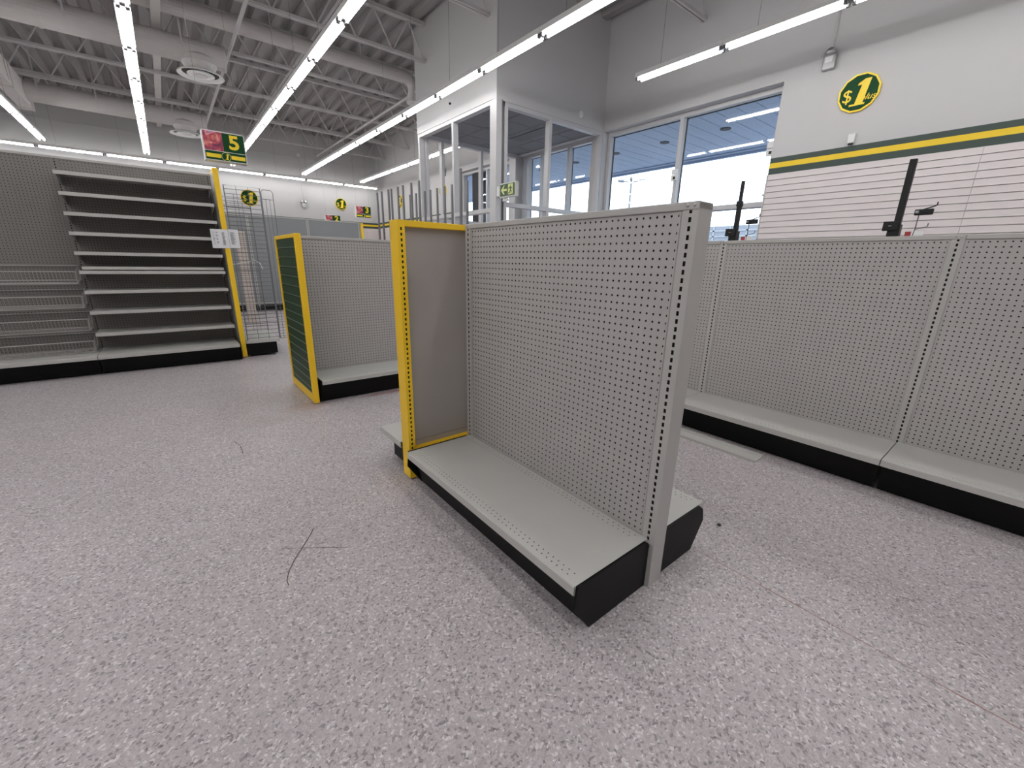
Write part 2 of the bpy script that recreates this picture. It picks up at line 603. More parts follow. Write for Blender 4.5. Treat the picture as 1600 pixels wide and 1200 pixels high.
# ------------------------------------------------------------------ windows
def window(name, axis, plane, a, b, z0, z1, mulls, transoms, depth=4.5, fw=2.4, glass_off=3.6, sign=1, jambs=True, ends=True, gl=True):
    """aluminium framing in a vertical plane; axis is the direction it runs in"""
    root = struct(thing(name, '', ''))
    del root['label'], root['category']

    def bx(q, s0, s1, d0, d1, za, zb):
        d0, d1 = plane + sign * d0, plane + sign * d1
        if axis == 'y':
            q.box(d0, d1, s0, s1, za, zb)
        else:
            q.box(s0, s1, d0, d1, za, zb)
    q = MB()
    if ends:
        bx(q, a, a + fw, 0, depth, z0, z1)
        bx(q, b - fw, b, 0, depth, z0, z1)
    bx(q, a, b, .01, depth - .01, z1 - fw, z1)
    bx(q, a, b, .01, depth - .01, z0, z0 + fw)
    q.build('window_frame', M['alum'], root, bevel=.12)
    for m_ in mulls:
        q = MB()
        bx(q, m_ - fw / 2, m_ + fw / 2, -.05, depth, z0 + fw, z1 - fw)
        q.build('mullion', M['alum'], root, bevel=.12)
    for t_ in transoms:
        q = MB()
        bx(q, a + fw, b - fw, .1, depth - .1, t_ - 1.3, t_ + 1.3)
        q.build('transom', M['alum'], root, bevel=.12)
    if gl:
        es = sorted([a + fw / 2] + list(mulls) + [b - fw / 2])
        zs = sorted([z0 + fw / 2] + list(transoms) + [z1 - fw / 2])
        for s0, s1 in zip(es[:-1], es[1:]):
            for za, zb in zip(zs[:-1], zs[1:]):
                q = MB()
                d = plane + sign * glass_off
                if axis == 'y':
                    q.quad((d, s0, za), (d, s1, za), (d, s1, zb), (d, s0, zb))
                else:
                    q.quad((s0, d, za), (s1, d, za), (s1, d, zb), (s0, d, zb))
                q.build('glass_pane', M['glass'], root)
                k = MB()
                e = .35
                bx(k, s0, s0 + fw / 2 + e, glass_off + .1, depth + .3, za, zb)
                bx(k, s1 - fw / 2 - e, s1, glass_off + .1, depth + .3, za, zb)
                bx(k, s0, s1, glass_off + .1, depth + .3, zb - fw / 2 - e, zb)
                k.build('gasket', M['gasket'], root)
    return root


GX = 219.5
window('window_1', 'y', GX, WIN0, VY0 - .2, 18, HEAD, [137.3], [81.4])
window('window_2', 'x', VY0 + .3, VX + 6.6, WX, 0, HEAD - .2, [162], [82.3], depth=4, glass_off=2, gl=False)
window('window_3', 'y', VX + .3, VY0 + 4.6, VY1 - .2, 0, HEAD + .4, [246.6], [78.6], depth=4, glass_off=2, gl=False)
window('window_4', 'x', VY1 - 4.2, VX + 5, WX, 0, HEAD + .4, [137, 175], [79], depth=4, glass_off=2, gl=False)
window('window_5', 'y', GX, 206.6, 293.8, 0, HEAD, [236, 268, 286], [82], glass_off=4.4)
window('window_6', 'y', GX, 306.2, FW1 - .2, 18, HEAD, [350], [], glass_off=4.4)
struct(MB().box(VX, VX + 4.1, VY0, VY0 + 4.5, 0, HEAD + .4).build('trim_9', M['alum'], bevel=.12))
struct(MB().box(VX + 4.1, VX + 6.6, VY0 + 1.2, VY0 + 4, 0, HEAD - .3).build('trim_10', M['steel']))
struct(MB().box(222, 234, 366, 380, 0, 142).build('exterior_column', M['gasket']))

# ------------------------------------------------------------------ outside
struct(MB().box(OUT, 4000, -2500, 5000, -6, -2).build('ground_outside', M['asphalt']))
root = struct(thing('exterior_canopy', '', ''))
del root['label'], root['category']
mb = MB()
k = -100
while k < 700:
    mb.box(OUT, 351, k + .25, k + 11.75, 142, 143.5)
    mb.box(OUT, 351, k - .25, k + .25, 142.5, 143.5)
    k += 12
mb.build('soffit', M['canopy'], root)
mb = MB().box(351, 354, -100, 700, 139.2, 168).box(346, 351, -100, 700, 141, 142)
mb.build('fascia', M['canopy'], root)
mb = MB()
for yy in (43, 91, 139.5, 188, 236.5, 285, 333, 381):
    mb = MB().lathe([(3.6, 0), (3.6, .7), (2.6, .7)], (280, yy, 141.5), 20)
    mb.build('downlight', M['pot'], root)


def lamp_post(x, y, h, label):
    t = thing('parking_lot_lamp', label, 'lamp post', (x, y, -2))
    MB().tube([(0, 0, 0), (0, 0, h)], [5, 3], 8).build('pole', M['steel'], t)
    for a in range(4):
        c, s = math.cos(a * PI / 2 + .6), math.sin(a * PI / 2 + .6)
        q = MB().tube([(0, 0, h), (c * 26, s * 26, h + 3)], 2, 6)
        q.tube([(c * 24, s * 24, h + 3), (c * 44, s * 44, h + 5)], [5, 4], 6)
        q.build('lamp_head', M['steel'], t)


lamp_post(1200, 905, 312, 'tall four-armed lamp post in the parking lot seen through the shop window')
lamp_post(1270, 470, 232, 'shorter lamp post behind the black pole nearest the vestibule, above the pale building')
t = thing('commercial_building', 'low pale block-faced building across the parking lot, low in the shop window', 'building', (1300, 300, -2))
mb = MB().box(0, 240, -700, 700, 0, 168)
mb.build('facade', M['block'], t)
mb = MB()
for z in range(8, 168, 16):
    mb.box(-2, .2, -700, 700, z, z + 4)
for yy in range(-700, 701, 50):
    mb.box(-2, .2, yy, yy + 5, 0, 168)
mb.build('facade_joints', M['mortar'], t)


def tree(x, y, h, label):
    t = thing('parking_lot_tree', label, 'tree', (x, y, -2), 0, 'trees beyond the far window')
    MB().tube([(0, 0, 0), (3, 2, h * .5), (0, 0, h * .8)], [6, 4, 2], 7).build('trunk', M['bark'], t)
    q = MB()
    rnd = random.Random(int(x))
    for _ in range(160):
        p = Vector((rnd.gauss(0, h * .16), rnd.gauss(0, h * .16), h * .72 + rnd.gauss(0, h * .14)))
        a, b = Vector((rnd.uniform(-1, 1), rnd.uniform(-1, 1), rnd.uniform(-1, 1))).normalized() * 9, Vector((rnd.uniform(-1, 1), rnd.uniform(-1, 1), rnd.uniform(-1, 1))).normalized() * 9
        q.add([p - a, p + b, p + a, p - b], [(0, 1, 2, 3)])
    q.build('crown', M['foliage'], t)


tree(900, 1180, 150, 'small tree outside seen through the vestibule beside its corner post')
tree(1050, 1200, 120, 'lower tree outside behind the glazing just past the exit sign')


# ------------------------------------------------------------------ ceiling joists, ducts, pipes
def joist(y, x1):
    q = MB()
    x0 = LX
    for dy in (-1.6, .4):
        q.box(x0, x1, y + dy, y + dy + 1.2, 181, 182.6)
        q.box(x0, x1 + 0, y + dy - .2, y + dy + 1.4, 202.4, 204.6)
    xs = np.arange(x1 - 12, x0, -24)
    for k, xx in enumerate(xs):
        q.tube([(xx, y, 202.6), (xx - 12, y, 182.2)], .55, 5)
        q.tube([(xx - 12, y, 182.2), (xx - 24, y, 202.6)], .55, 5)
    q.tube([(x1 - 12, y, 202.6), (x1 - 1, y, 182)], .6, 5)
    struct(q.build('ceiling_joist', M['joist']))


for k in range(-3, 8):
    yy = 50 + 77 * k
    joist(yy, VX - .2 if VY0 < yy < VY1 else WX - .2)
# bridging pipes and sprinkler lines running into the depth of the room
for xx, z, r in ((7.7, 180, 1.1), (60, 199, .9), (-160, 199, .9)):
    q = MB().tube([(xx, RY + 1, z), (xx, BY - 1, z)], r, 8)
    struct(q.build('ceiling_pipe', M['joist']))
q = MB().tube([(134, VY1 + 2, 179.6), (134, BY - 1, 179.6)], 1.0, 8).tube([(148, VY1 + 2, 179.6), (148, BY - 1, 179.6)], .7, 8)
struct(q.build('ceiling_pipe', M['joist']))
struct(MB().box(-32.5, -28, 240, BY - 1, 182.8, 184).build('ceiling_tray', M['duct']))

# air ducts with round diffusers


def duct(y, z, r, x1, xd, label, zring, diff_label=None):
    t = thing('air_duct', label, 'duct', (xd, y, z), 0, 'round ceiling ducts')
    q = MB()
    xs = [-116, -82, -42, x1]
    q.tube([(xs[0] - xd, 0, 0), (x1 - xd, 0, 0)], r, 24)
    for xx in xs[1:]:
        q.tube([(xx - .8 - xd, 0, 0), (xx + .6 - xd, 0, 0)], r + .35, 24)
    q.build('duct_pipe', M['duct'], t, smooth=False)
    dz = zring - z
    q = MB().lathe([(r * .9, -1), (9.5, -r * .45), (9.8, -r + .6), (7.7, dz + 2.6), (7.7, dz + 1.2)], (0, 0, 0), 28)
    q.build('duct_neck', M['duct'], t)
    d = MB().lathe([(7.7, dz + 2.2), (9.0, dz + 1.8), (12.6, dz + .7), (13, dz), (12.2, dz - .1), (10.4, dz + 1.2), (10.2, dz + 1.4), (8.2, dz + 1.8)], (0, 0, 0), 32)
    d = d.build('diffuser', M['white'], t)
    MB().lathe([(10.1, dz + 1.38), (8.3, dz + 1.2)], (0, 0, 0), 28).build('gap_shade', M['rubber'], d)  # black ring paints in the shade of the open diffuser gap
    MB().lathe([(7.4, dz + .9), (7.6, dz + .3), (5, dz - .2), (4.6, dz + .6)], (0, 0, 0), 28).build('diffuser_cone', M['white'], d)
    MB().lathe([(3.2, dz + .3), (3.4, dz - .1), (1.6, dz - .35), (.2, dz - .3)], (0, 0, 0), 20).build('diffuser_core', M['duct'], d)
    # hanger straps up to the roof
    for xx in (-60, -95, -8):
        MB().box(xx - .5, xx + .5, -r - .15, -r - .03, -1, 204.4 - z).build('hanger_strap', M['joist'], t)
    return t


duct(350, 173.5, 7.0, 3.3, -11, 'round grey duct, the nearer of two ending in a round diffuser', 160.7)
duct(529, 174, 7.4, 4, -13, 'round grey duct, the farther one, ending in a diffuser just above the hanging 5 sign', 160.5)
t = thing('air_duct', 'slim round duct crossing under the roof, turning down beside the vestibule', 'duct', (60, 335, 190), 0, 'round ceiling ducts')
q = MB().tube([(LX + 1 - 60, 0, 0), (66, 0, 0)], 4.6, 18)
q.tube([(66, 0, 0), (70, 0, -.8), (73, 0, -3), (74.5, 0, -6.5), (74.5, 0, -11)], 4.6, 18)
q.build('duct_pipe', M['duct'], t)
MB().lathe([(4.9, -11), (4.9, -14), (6.2, -16.5), (6.2, -17.5), (3, -17)], (74.5, 0, 0), 18).build('diffuser', M['duct'], t)
for xx in (-100, -30, 30):
    MB().box(xx - .3, xx + .3, -4.8, -4.65, 0, 14.4).build('hanger_strap', M['joist'], t)
t = thing('air_duct', 'rectangular grey trunk duct running into the depth at the edge of the ceiling', 'duct', (-120.2, 300, 164))
q = MB().box(-4.1, 4.1, -400, 246, 0, 16.8)
for yy in range(-360, 246, 60):
    q.box(-4.7, 4.7, yy, yy + 1.2, -.6, 16.9)
q.box(-4.9, 4.9, 244.5, 246.5, -.8, 16.9)
q.build('duct_trunk', M['duct'], t)
for yy in (-200, -60, 80, 170):
    for xx in (-4.6, 4.2):
        MB().box(xx, xx + .4, yy, yy + 1, 2, 40.4).build('hanger_strap', M['joist'], t)


# ------------------------------------------------------------------ strip lights
def strip_light():
    t = thing('strip_light', '', 'light')
    q = MB().box(-2.6, 2.6, -23.9, 23.9, .75, 2.9)
    q.build('housing', M['white'], t)
    for sx in (-1.55, 1.55):
        MB().tube([(sx, -22.3, 0), (sx, 22.3, 0)], .5, 8).build('fluorescent_tube', M['tube'], t)
    for sy in (-1, 1):
        q = MB().prism([(-2.2, .8), (-2.2, -.7), (-.9, -.7), (-.8, .4), (.8, .4), (.9, -.7), (2.2, -.7), (2.2, .8)], 'y', sy * 22.35, sy * 23.5)
        q.build('lamp_holder', M['steel'], t)
    MB().tube([(0, 10, 2.8), (0, 10, 59.6)], .09, 5).build('hanger_wire', M['steel'], t)
    return t


proto = strip_light()
first = [True]
LZ = 145.0


def place_light(x, y, rz, label, group):
    o = proto if first[0] else copy_tree(proto)
    first[0] = False
    o.location = Vector((x, y, LZ)) * S
    o.rotation_euler.z = rz
    o['label'] = label
    o['group'] = group
    if x == -118.5 and y < 536:                          # hangs from the trunk duct above it
        for ch in o.children:
            if ch.name.startswith('hanger_wire'):
                ch.scale.z = 18.9 / 59.6


rows = [(171.5, 'row nearest the windows'), (100.4, 'second row from the windows'), (27, 'third row from the windows'),
        (-46, 'fourth row from the windows'), (-118.5, 'fifth row from the windows'), (-191, 'added unseen sixth row')]  # last row is out of view, added to light the room
for xr, nm in rows:
    for k in range(16):
        yc = 570 - 24 - 48 * k
        if xr == 171.5:
            if yc < 300 and yc > 138 - 20:
                continue
            if yc < 138:
                j = int(round((138 - 24 - yc) / 48))
                place_light(xr, yc, 0, 'twin-tube strip light, %s from the vestibule on the near side, by the windows' % ORD[j], 'strip lights in front of the shop window')
                continue
        place_light(xr, yc, 0, 'twin-tube strip light, %s from the back wall in the %s' % (ORD[k], nm), 'strip lights in the ' + nm)
for k in range(9):
    place_light(208 - 24 - 48 * k, 607, PI / 2, 'twin-tube strip light along the back wall, %s from the window-wall corner' % ORD[k], 'strip lights along the back wall')


# ------------------------------------------------------------------ gondola shelving (local: run along x, front is -y)
MESH = {}


def hole_shade_faces(me, cells, first_back):
    """raw hardboard hole edges, plus shade painted on slot walls and the sheet behind"""
    me.materials.append(M['core_shade'])
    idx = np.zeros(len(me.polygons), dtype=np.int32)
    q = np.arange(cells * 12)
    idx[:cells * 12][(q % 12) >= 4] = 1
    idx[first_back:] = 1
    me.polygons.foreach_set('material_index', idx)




def peg_mesh(H, W=48.0, rows_=46, ztop=52.71, m=None):
    m = m or M['peg']
    key = ('peg', H, W, m.name)
    if key not in MESH:
        q = MB()
        nu = 46
        us = np.arange(nu) - 22.5
        zs = ztop - np.arange(rows_)
        q.holes(us, zs, 1, 1, 0, .22, octo(.152))
        nh = nu * rows_
        e = 22.78
        zt, zb = H - 1.0, 7.0
        z1, z0 = ztop + .5, ztop - rows_ + .5
        q.quad((-e, 0, z1), (e, 0, z1), (e, 0, zt), (-e, 0, zt))
        q.quad((-e, 0, zb), (e, 0, zb), (e, 0, z0), (-e, 0, z0))
                # rolled vertical edges
        for s in (-1, 1):
            q.box(s * 22.55, s * e, -.07, .0, zb, zt)
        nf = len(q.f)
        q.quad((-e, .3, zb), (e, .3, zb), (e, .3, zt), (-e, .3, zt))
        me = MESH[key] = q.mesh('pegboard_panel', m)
        hole_shade_faces(me, nh, nf)
    return MESH[key]


def upright_mesh(H, t, rows_, ztop, m, wid=2.0, key=None):
    key = ('up', H, t, m.name)
    if key not in MESH:
        q = MB()
        zs = ztop - np.arange(rows_)
        hw = wid / 2
        for s in (-1, 1):
            pass
        q.holes(np.array([0.0]), zs, .6, 1, -t, .12, slot(.35, .58))
        z1, z0 = ztop + .5, ztop - rows_ + .5
        q.quad((-hw, -t, 0), (-.3, -t, 0), (-.3, -t, H - .1), (-hw, -t, H - .1))
        q.quad((.3, -t, 0), (hw, -t, 0), (hw, -t, H - .1), (.3, -t, H - .1))
        q.quad((-.3, -t, 0), (.3, -t, 0), (.3, -t, z0), (-.3, -t, z0))
        q.quad((-.3, -t, z1), (.3, -t, z1), (.3, -t, H - .1), (-.3, -t, H - .1))
        q.quad((-hw, -t, 0), (-hw, t, 0), (-hw, t, H - .1), (-hw, -t, H - .1))
        q.quad((hw, -t, 0), (hw, t, 0), (hw, t, H - .1), (hw, -t, H - .1))
        q.quad((-hw, t, 0), (hw, t, 0), (hw, t, H - .1), (-hw, t, H - .1))
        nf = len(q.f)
        q.quad((-.3, -t + .2, z0), (.3, -t + .2, z0), (.3, -t + .2, z1), (-.3, -t + .2, z1))  # dark sheet standing in for shade inside the hollow upright
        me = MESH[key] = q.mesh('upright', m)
        hole_shade_faces(me, rows_, nf)
    return MESH[key]


def deck_mesh(d0, d1, ztop=8.0, lip=1.4, perf=True, u0=-23.9, u1=23.9):
    """base shelf from y=-d0 (at the panel) to y=-d1 (front edge) with two double rows of perforations"""
    key = ('deck', d0, d1, ztop, lip, perf, u0, u1)
    if key in MESH:
        return MESH[key]
    q = MB()
    y0, y1 = -d0, -d1
    if perf:
        rows_ = [(y1 + .95, 0), (y1 + 1.75, .5), (y0 - 1.55, 0), (y0 - .75, .5)]
        n_ = int(u1 - u0) - 2
        us = np.arange(n_) - (n_ - 1) / 2
        e = us[-1] + .5
        for yy, sh in rows_:
            uu = us + (sh - .25)
            q.holes(uu, np.array([yy]), 1, .8, ztop, .1, octo(.13), 'xy')
            a, b = uu[0] - .5, uu[-1] + .5
            q.quad((u0, yy - .4, ztop), (a, yy - .4, ztop), (a, yy + .4, ztop), (u0, yy + .4, ztop))
            q.quad((b, yy - .4, ztop), (u1, yy - .4, ztop), (u1, yy + .4, ztop), (b, yy + .4, ztop))
        f0, f1, b1, b0 = y1 + .55, y1 + 2.15, y0 - 1.95, y0 - .35
        for ya, yb in ((y1, f0), (f1, b1), (b0, y0)):
            q.quad((u0, ya, ztop), (u1, ya, ztop), (u1, yb, ztop), (u0, yb, ztop))
    else:
        q.quad((u0, y1, ztop), (u1, y1, ztop), (u1, y0, ztop), (u0, y0, ztop))
    # rolled front lip and closed sides
    q.quad((u0, y1, ztop), (u1, y1, ztop), (u1, y1 - .12, ztop - .15), (u0, y1 - .12, ztop - .15))
    q.quad((u0, y1 - .12, ztop - .15), (u1, y1 - .12, ztop - .15), (u1, y1 - .12, ztop - lip), (u0, y1 - .12, ztop - lip))
    q.quad((u0, y1 - .12, ztop - lip), (u1, y1 - .12, ztop - lip), (u1, y1 + .6, ztop - lip), (u0, y1 + .6, ztop - lip))
    for u in (u0, u1):
        q.quad((u, y1, ztop), (u, y0, ztop), (u, y0, ztop - lip), (u, y1, ztop - lip))
    q.quad((u0, y1 + .3, ztop - lip), (u1, y1 + .3, ztop - lip), (u1, y0, ztop - lip), (u0, y0, ztop - lip))
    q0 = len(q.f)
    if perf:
        q.quad((u0 + .1, y1 + .3, ztop - .16), (u1 - .1, y1 + .3, ztop - .16), (u1 - .1, y0 - .05, ztop - .16), (u0 + .1, y0 - .05, ztop - .16))  # dark sheet standing in for shade below the perforations
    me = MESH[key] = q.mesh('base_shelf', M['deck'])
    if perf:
        hole_shade_faces(me, 0, q0)
    return MESH[key]


def end_plate(q, u0, u1, ysign, t, d, toe, top=8.05):
    """black side plate of the base, (y,z) profile with a cut-back toe"""
    prof = [(t, 0), (d - toe, 0), (d + .1, 4.6)] + ([(d - .2, top)] if ysign < 0 else [(d - .6, 7.0), (d - 1.9, top)]) + [(t + 1.0, top), (t + .5, 7.7), (t, 7.0)]
    q.prism([(ysign * a, b) for a, b in prof], 'x', u0, u1)


def gondola(name, label, loc, rz, H=54.2, t=1.5, d_front=15.8, toe=3.0, d_back=15.6, back=True, ups=(-24, 24), plates=(-1, 1),
            rows_=46, ztop=52.71, stop=53.17, group=None, perf_deck=True, pegs=True, cat='shelving unit', top_over=None, panel=None, pm=None, um=None):
    T = thing(name, label, cat, loc, rz, group)
    for u in ups:
        place(upright_mesh(H, t + .06, rows_, stop, um or M['grey']), 'upright', T, (u, 0, 0))
    if pegs:
        place(peg_mesh(H, 48, rows_, ztop, pm), 'pegboard_panel', T, (0, -t + .08, 0))
        if back:
            place(peg_mesh(H, 48, rows_, ztop, pm), 'pegboard_panel', T, (0, t - .08, 0), PI)
    else:
        MB().box(-23.4, 23.4, -t + .08, -t + .3, 1, H - 1).build('back_board', panel or M['board2'], T)
    q = MB().box(-25.0 if -24 in ups else -22.98, 25.0 if 24 in ups else 22.98, -t - .15, t + .15, H - .95, H)
    q.build('top_rail', M['grey'], T, bevel=.15)
    for side, d in ((-1, d_front), (1, d_back if back else 0)):
        if not d:
            continue
        place(deck_mesh(t + .05, d, perf=perf_deck), 'base_shelf', T, (0, 0, 0), 0 if side < 0 else PI)
        q = MB().prism([(side * (d - toe + .1), .25), (side * (d - toe - .3), .25), (side * (d - 1.9), 6.6), (side * (d - 1.4), 6.6)], 'x', -23.7, 23.7)
        q.build('kick_plate', M['black'], T)
        for p in plates:
            q = MB()
            end_plate(q, p * 23.95, p * 24.3, side, t, d, toe)
            q.build('base_end_plate', M['black'], T)
    return T


def screws(T, pts):
    for p in pts:
        MB().lathe([(.05, .12), (.16, .08), (.2, 0)], (0, 0, 0), 10).build('screw', M['chrome'], T).matrix_local = \
            Matrix.Translation(Vector(p) * S) @ Matrix.Rotation(PI / 2, 4, 'X')


# near unit: long side faces -X
near = gondola('gondola_shelf', 'nearest grey pegboard gondola, standing alone in the middle of the floor',
               (1.5, 22.6, 0), -PI / 2, H=54.2, d_front=17.2, d_back=15.0, toe=3.0)
screws(near, [(23.6, -1.66, 53.75), (24.45, -1.66, 53.75), (24.5, -1.62, 7.2), (-24, -1.66, 53.75)])

# shelving run by the windows: three bays sharing uprights
RGX = 80.4
rg = 'low pegboard bays by the checkout side'
bays = [(7.8, (-24, 24), 'long grey pegboard bay behind the gondola, between its two slotted uprights'),
        (-40.2, (24,), 'grey pegboard bay at the picture edge, nearest bay of the run by the slatwall'),
        (55.8, (-24,), 'grey pegboard bay mostly hidden behind the gondola end, farthest of the run by the windows')]
for yc, ups, lb in bays:
    r_ = gondola('gondola_shelf', lb, (RGX, yc, 0), -PI / 2, H=54.2, d_front=17.0, d_back=15, ups=ups, plates=(), group=rg, toe=3)
    for u in ups:
        screws(r_, [(u - .4, -1.66, 53.75), (u + .4, -1.66, 53.75)])

# middle unit with the green end: faces the camera side (-Y)
mid = gondola('gondola_shelf', 'grey pegboard gondola in the aisle beyond, joined to the green slat end panel', (8.85, 129.2, 0), 0,
              H=54.0, d_front=16.8, d_back=15.5, toe=3, ups=(-24, 24))


# ------------------------------------------------------------------ yellow end frames
def end_frame(name, label, loc, rz, wid, H, thick, panel_mat, kind, bottom=3.2, group=None, slots=False):
    """local: panel lies in the x-z plane, faces -y; posts at both ends"""
    T = thing(name, label, 'end panel', loc, rz, group)
    pw = 1.5
    for s in (-1, 1):
        x0, x1 = (-wid / 2, -wid / 2 + pw) if s < 0 else (wid / 2 - pw, wid / 2)
        if slots:
            me = MB()
            zs = H - 1.6 - np.arange(int(H) - 3)
            xc = (x0 + x1) / 2
            me.holes(np.array([xc]), zs, .6, 1, -thick / 2, .12, slot(.34, .52))
            z1, z0 = zs[0] + .5, zs[-1] - .5
            y0 = -thick / 2
            for a, b, c, d in ((x0, xc - .3, .4, H), (xc + .3, x1, .4, H), (xc - .3, xc + .3, .4, z0), (xc - .3, xc + .3, z1, H)):
                me.quad((a, y0, c), (b, y0, c), (b, y0, d), (a, y0, d))
            for xx in (x0, x1):
                me.quad((xx, y0, .4), (xx, thick / 2, .4), (xx, thick / 2, H), (xx, y0, H))
            me.quad((x0, thick / 2, .4), (x1, thick / 2, .4), (x1, thick / 2, H), (x0, thick / 2, H))
            me.quad((x0, y0, H), (x1, y0, H), (x1, thick / 2, H), (x0, thick / 2, H))
            nh, nf = len(zs), len(me.f)
            me.quad((xc - .3, y0 + .2, z0), (xc + .3, y0 + .2, z0), (xc + .3, y0 + .2, z1), (xc - .3, y0 + .2, z1))
            p_ = me.build('post', M['yellow'], T)
            hole_shade_faces(p_.data, nh, nf)
        else:
            p_ = MB().box(x0, x1, -thick / 2, thick / 2, .4, H).build('post', M['yellow'], T, bevel=.12)
        MB().lathe([(.5, 0), (.5, .25), (.2, .25), (.2, .6)], ((x0 + x1) / 2, 0, 0), 10).build('levelling_foot', M['chrome'], p_)
    MB().box(-wid / 2 + pw, wid / 2 - pw, -thick / 2 + .05, thick / 2 - .05, H - 1.15, H - .02).build('top_rail', M['yellow'], T, bevel=.1)
    MB().box(-wid / 2 + pw, wid / 2 - pw, -thick / 2 + .05, thick / 2 - .05, bottom - 2.9, bottom).build('bottom_rail', M['yellow'], T, bevel=.1)
    a, b = -wid / 2 + pw, wid / 2 - pw
    if kind == 'board':
        MB().box(a, b, -.25, .2, 8.6, H - 1.2).box(a, b, -.25, .2, bottom, 8.5).build('panel', panel_mat, T)
    else:
        q, e = MB(), MB()
        z = H - 1.2
        while z > bottom + .2:
            zb = max(z - 2.7, bottom)
            q.box(a, b, -thick / 2 + .35, thick / 2 - .4, zb, z)
            q.box(a, b, -.1, thick / 2 - .4, zb - .32, zb)
            e.box(a, b, -thick / 2 + .18, -thick / 2 + .5, zb - .06, zb + .12)
            z -= 3
        p = q.build('slat_panel', panel_mat, T)
        e.build('slat_edge', M['greenedge'], p)
    return T


# end cap of the near gondola (faces -Y towards the camera, slotted posts)
cap = end_frame('end_cap_frame', 'yellow slotted end frame with plain grey panel closing the nearest gondola', (1.5, 50.3, 0), 0,
                31.8, 54.2, 3.4, M['board'], 'board', bottom=7.3, slots=True)
place(deck_mesh(1.8, 13.4, perf=False, u0=-16.3, u1=16.3), 'base_shelf', cap, (0, 0, 0), PI)
q = MB().box(-14.0, 14.0, 2.2, 11.2, .9, 6.6)
q.build('base_box', M['black'], cap)
q = MB()
for xx in (-13.2, 13.2):
    q.lathe([(.5, 0), (.5, .2), (.18, .2), (.18, 1)], (xx, 10.2, 0), 8)
q.build('levelling_foot', M['chrome'], cap)
# green slat end of the middle gondola (faces -X)
end_frame('slat_end_panel', 'yellow framed end panel of dark green slats on the middle gondola', (-17.1, 128.7, 0), -PI / 2, 30.4, 54.0, 1.8,
          M['greenslat'], 'slat', bottom=3.4)
# tall yellow frame at the end of the shelves
tall = end_frame('slat_end_panel', 'tall yellow end frame closing the ten stacked metal shelves', (-26.2, 220, 0), PI / 2, 30.4, 83.4, 2.0,
                 M['greenslat'], 'slat', bottom=3.4)
MB().box(-13.7, 13.7, .72, .95, 3.4, 82.2).build('inner_board', M['white'], tall)
far = end_frame('slat_end_panel', 'distant yellow end frame beside the blue-grey panelled run near the back wall', (109.6, 423, 0), PI / 2, 28, 81.5, 2.4, M['board'], 'board', bottom=3.4)

# ------------------------------------------------------------------ tall shelving on the far side of the aisle
TH, TY = 82.6, 220.1
tg = 'tall bays facing the open floor'
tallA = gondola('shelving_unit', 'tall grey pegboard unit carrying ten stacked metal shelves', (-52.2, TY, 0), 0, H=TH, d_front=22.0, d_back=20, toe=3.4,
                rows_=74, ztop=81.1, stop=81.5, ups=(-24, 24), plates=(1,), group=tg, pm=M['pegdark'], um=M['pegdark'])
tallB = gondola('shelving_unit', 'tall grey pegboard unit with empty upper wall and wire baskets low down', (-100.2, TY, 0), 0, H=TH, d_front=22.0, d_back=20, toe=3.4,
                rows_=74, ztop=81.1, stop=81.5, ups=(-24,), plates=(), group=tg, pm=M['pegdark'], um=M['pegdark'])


def shelf_parts(T, z, depth=14.4, t=1.5):
    """one metal shelf with its two arms; front edge lip"""
    q = MB()
    a = 23.6
    y0, y1 = -t - .1, -t - depth
    q.box(-a, a, y1, y0, z - .1, z)
    q.box(-a, a, y1 - .12, y1 + .05, z - 1.25, z + .02)
    q.box(-a, a, y1, y1 + .8, z - 1.25, z - 1.15)
    s = q.build('shelf', M['deck'], T)
    for sg in (-1, 1):
        b = MB().prism([(y0, z - .1), (y1 + .6, z - .1), (y1 + .6, z - 1.0), (y0, z - 3.6)], 'x', sg * (a - .25), sg * (a - .05))
        b.build('shelf_bracket', M['grey'], s)


for i, z in enumerate((75.9, 68.8, 61.8, 54.8, 47.6, 40.5, 32.9, 24.8, 16.0)):
    shelf_parts(tallA, z, 13.6)
# a second loose-looking shelf edge just above the sixth one
MB().box(-22.6, 23.2, -15.0, -1.8, 41.9, 42.05).box(-22.6, 23.2, -15.1, -14.95, 40.95, 42.05).build('shelf', M['deck'], tallA)


def wire_basket(label, z, k):
    T = thing('wire_basket', label, 'wire basket', (-100.2, TY - 1.6, z), 0, 'wire baskets hooked on the tall unit')
    q = MB()
    hw, d, h = 23.2, 12.0, 4.6
    rim = [(-hw, -.3, h + 2), (-hw, -d, h), (hw, -d, h), (hw, -.3, h + 2)]
    bot = [(-hw + .4, -.3, 0), (-hw + .4, -d + .8, 0), (hw - .4, -d + .8, 0), (hw - .4, -.3, 0)]
    q.tube(rim, .2, 6)
    q.tube([rim[3], rim[0]], .2, 6)
    q.tube(bot, .17, 6)
    q.tube([bot[3], bot[0]], .14, 6)
    q.tube([(-hw + .1, -d + .25, 1.4), (hw - .1, -d + .25, 1.4)], .16, 5)
    for a, b in zip(rim, bot):
        q.tube([a, b], .14, 6)
    q.build('basket_frame', M['wire'], T)
    q = MB()
    for x in np.arange(-hw + 1, hw, 1.0):
        q.tube([(x, -.3, 0), (x, -d + .8, 0), (x, -d, h)], .05, 4)
    for yy in (-3, -6, -9):
        q.tube([(-hw + .4, yy, 0), (hw - .4, yy, 0)], .07, 4)
    for s in (-1, 1):
        for yy in (-3, -6, -9):
            q.tube([(s * (hw - .4), yy, 0), (s * hw, yy, h + 1)], .06, 4)
    q.build('basket_wires', M['wire'], T)
    q = MB()
    for s in (-1, 1):
        q.box(s * (hw - .3) - .12, s * (hw - .3) + .12, -9, 0.02, -.25, .9)
        q.build('bracket', M['grey'], T)
        q = MB()


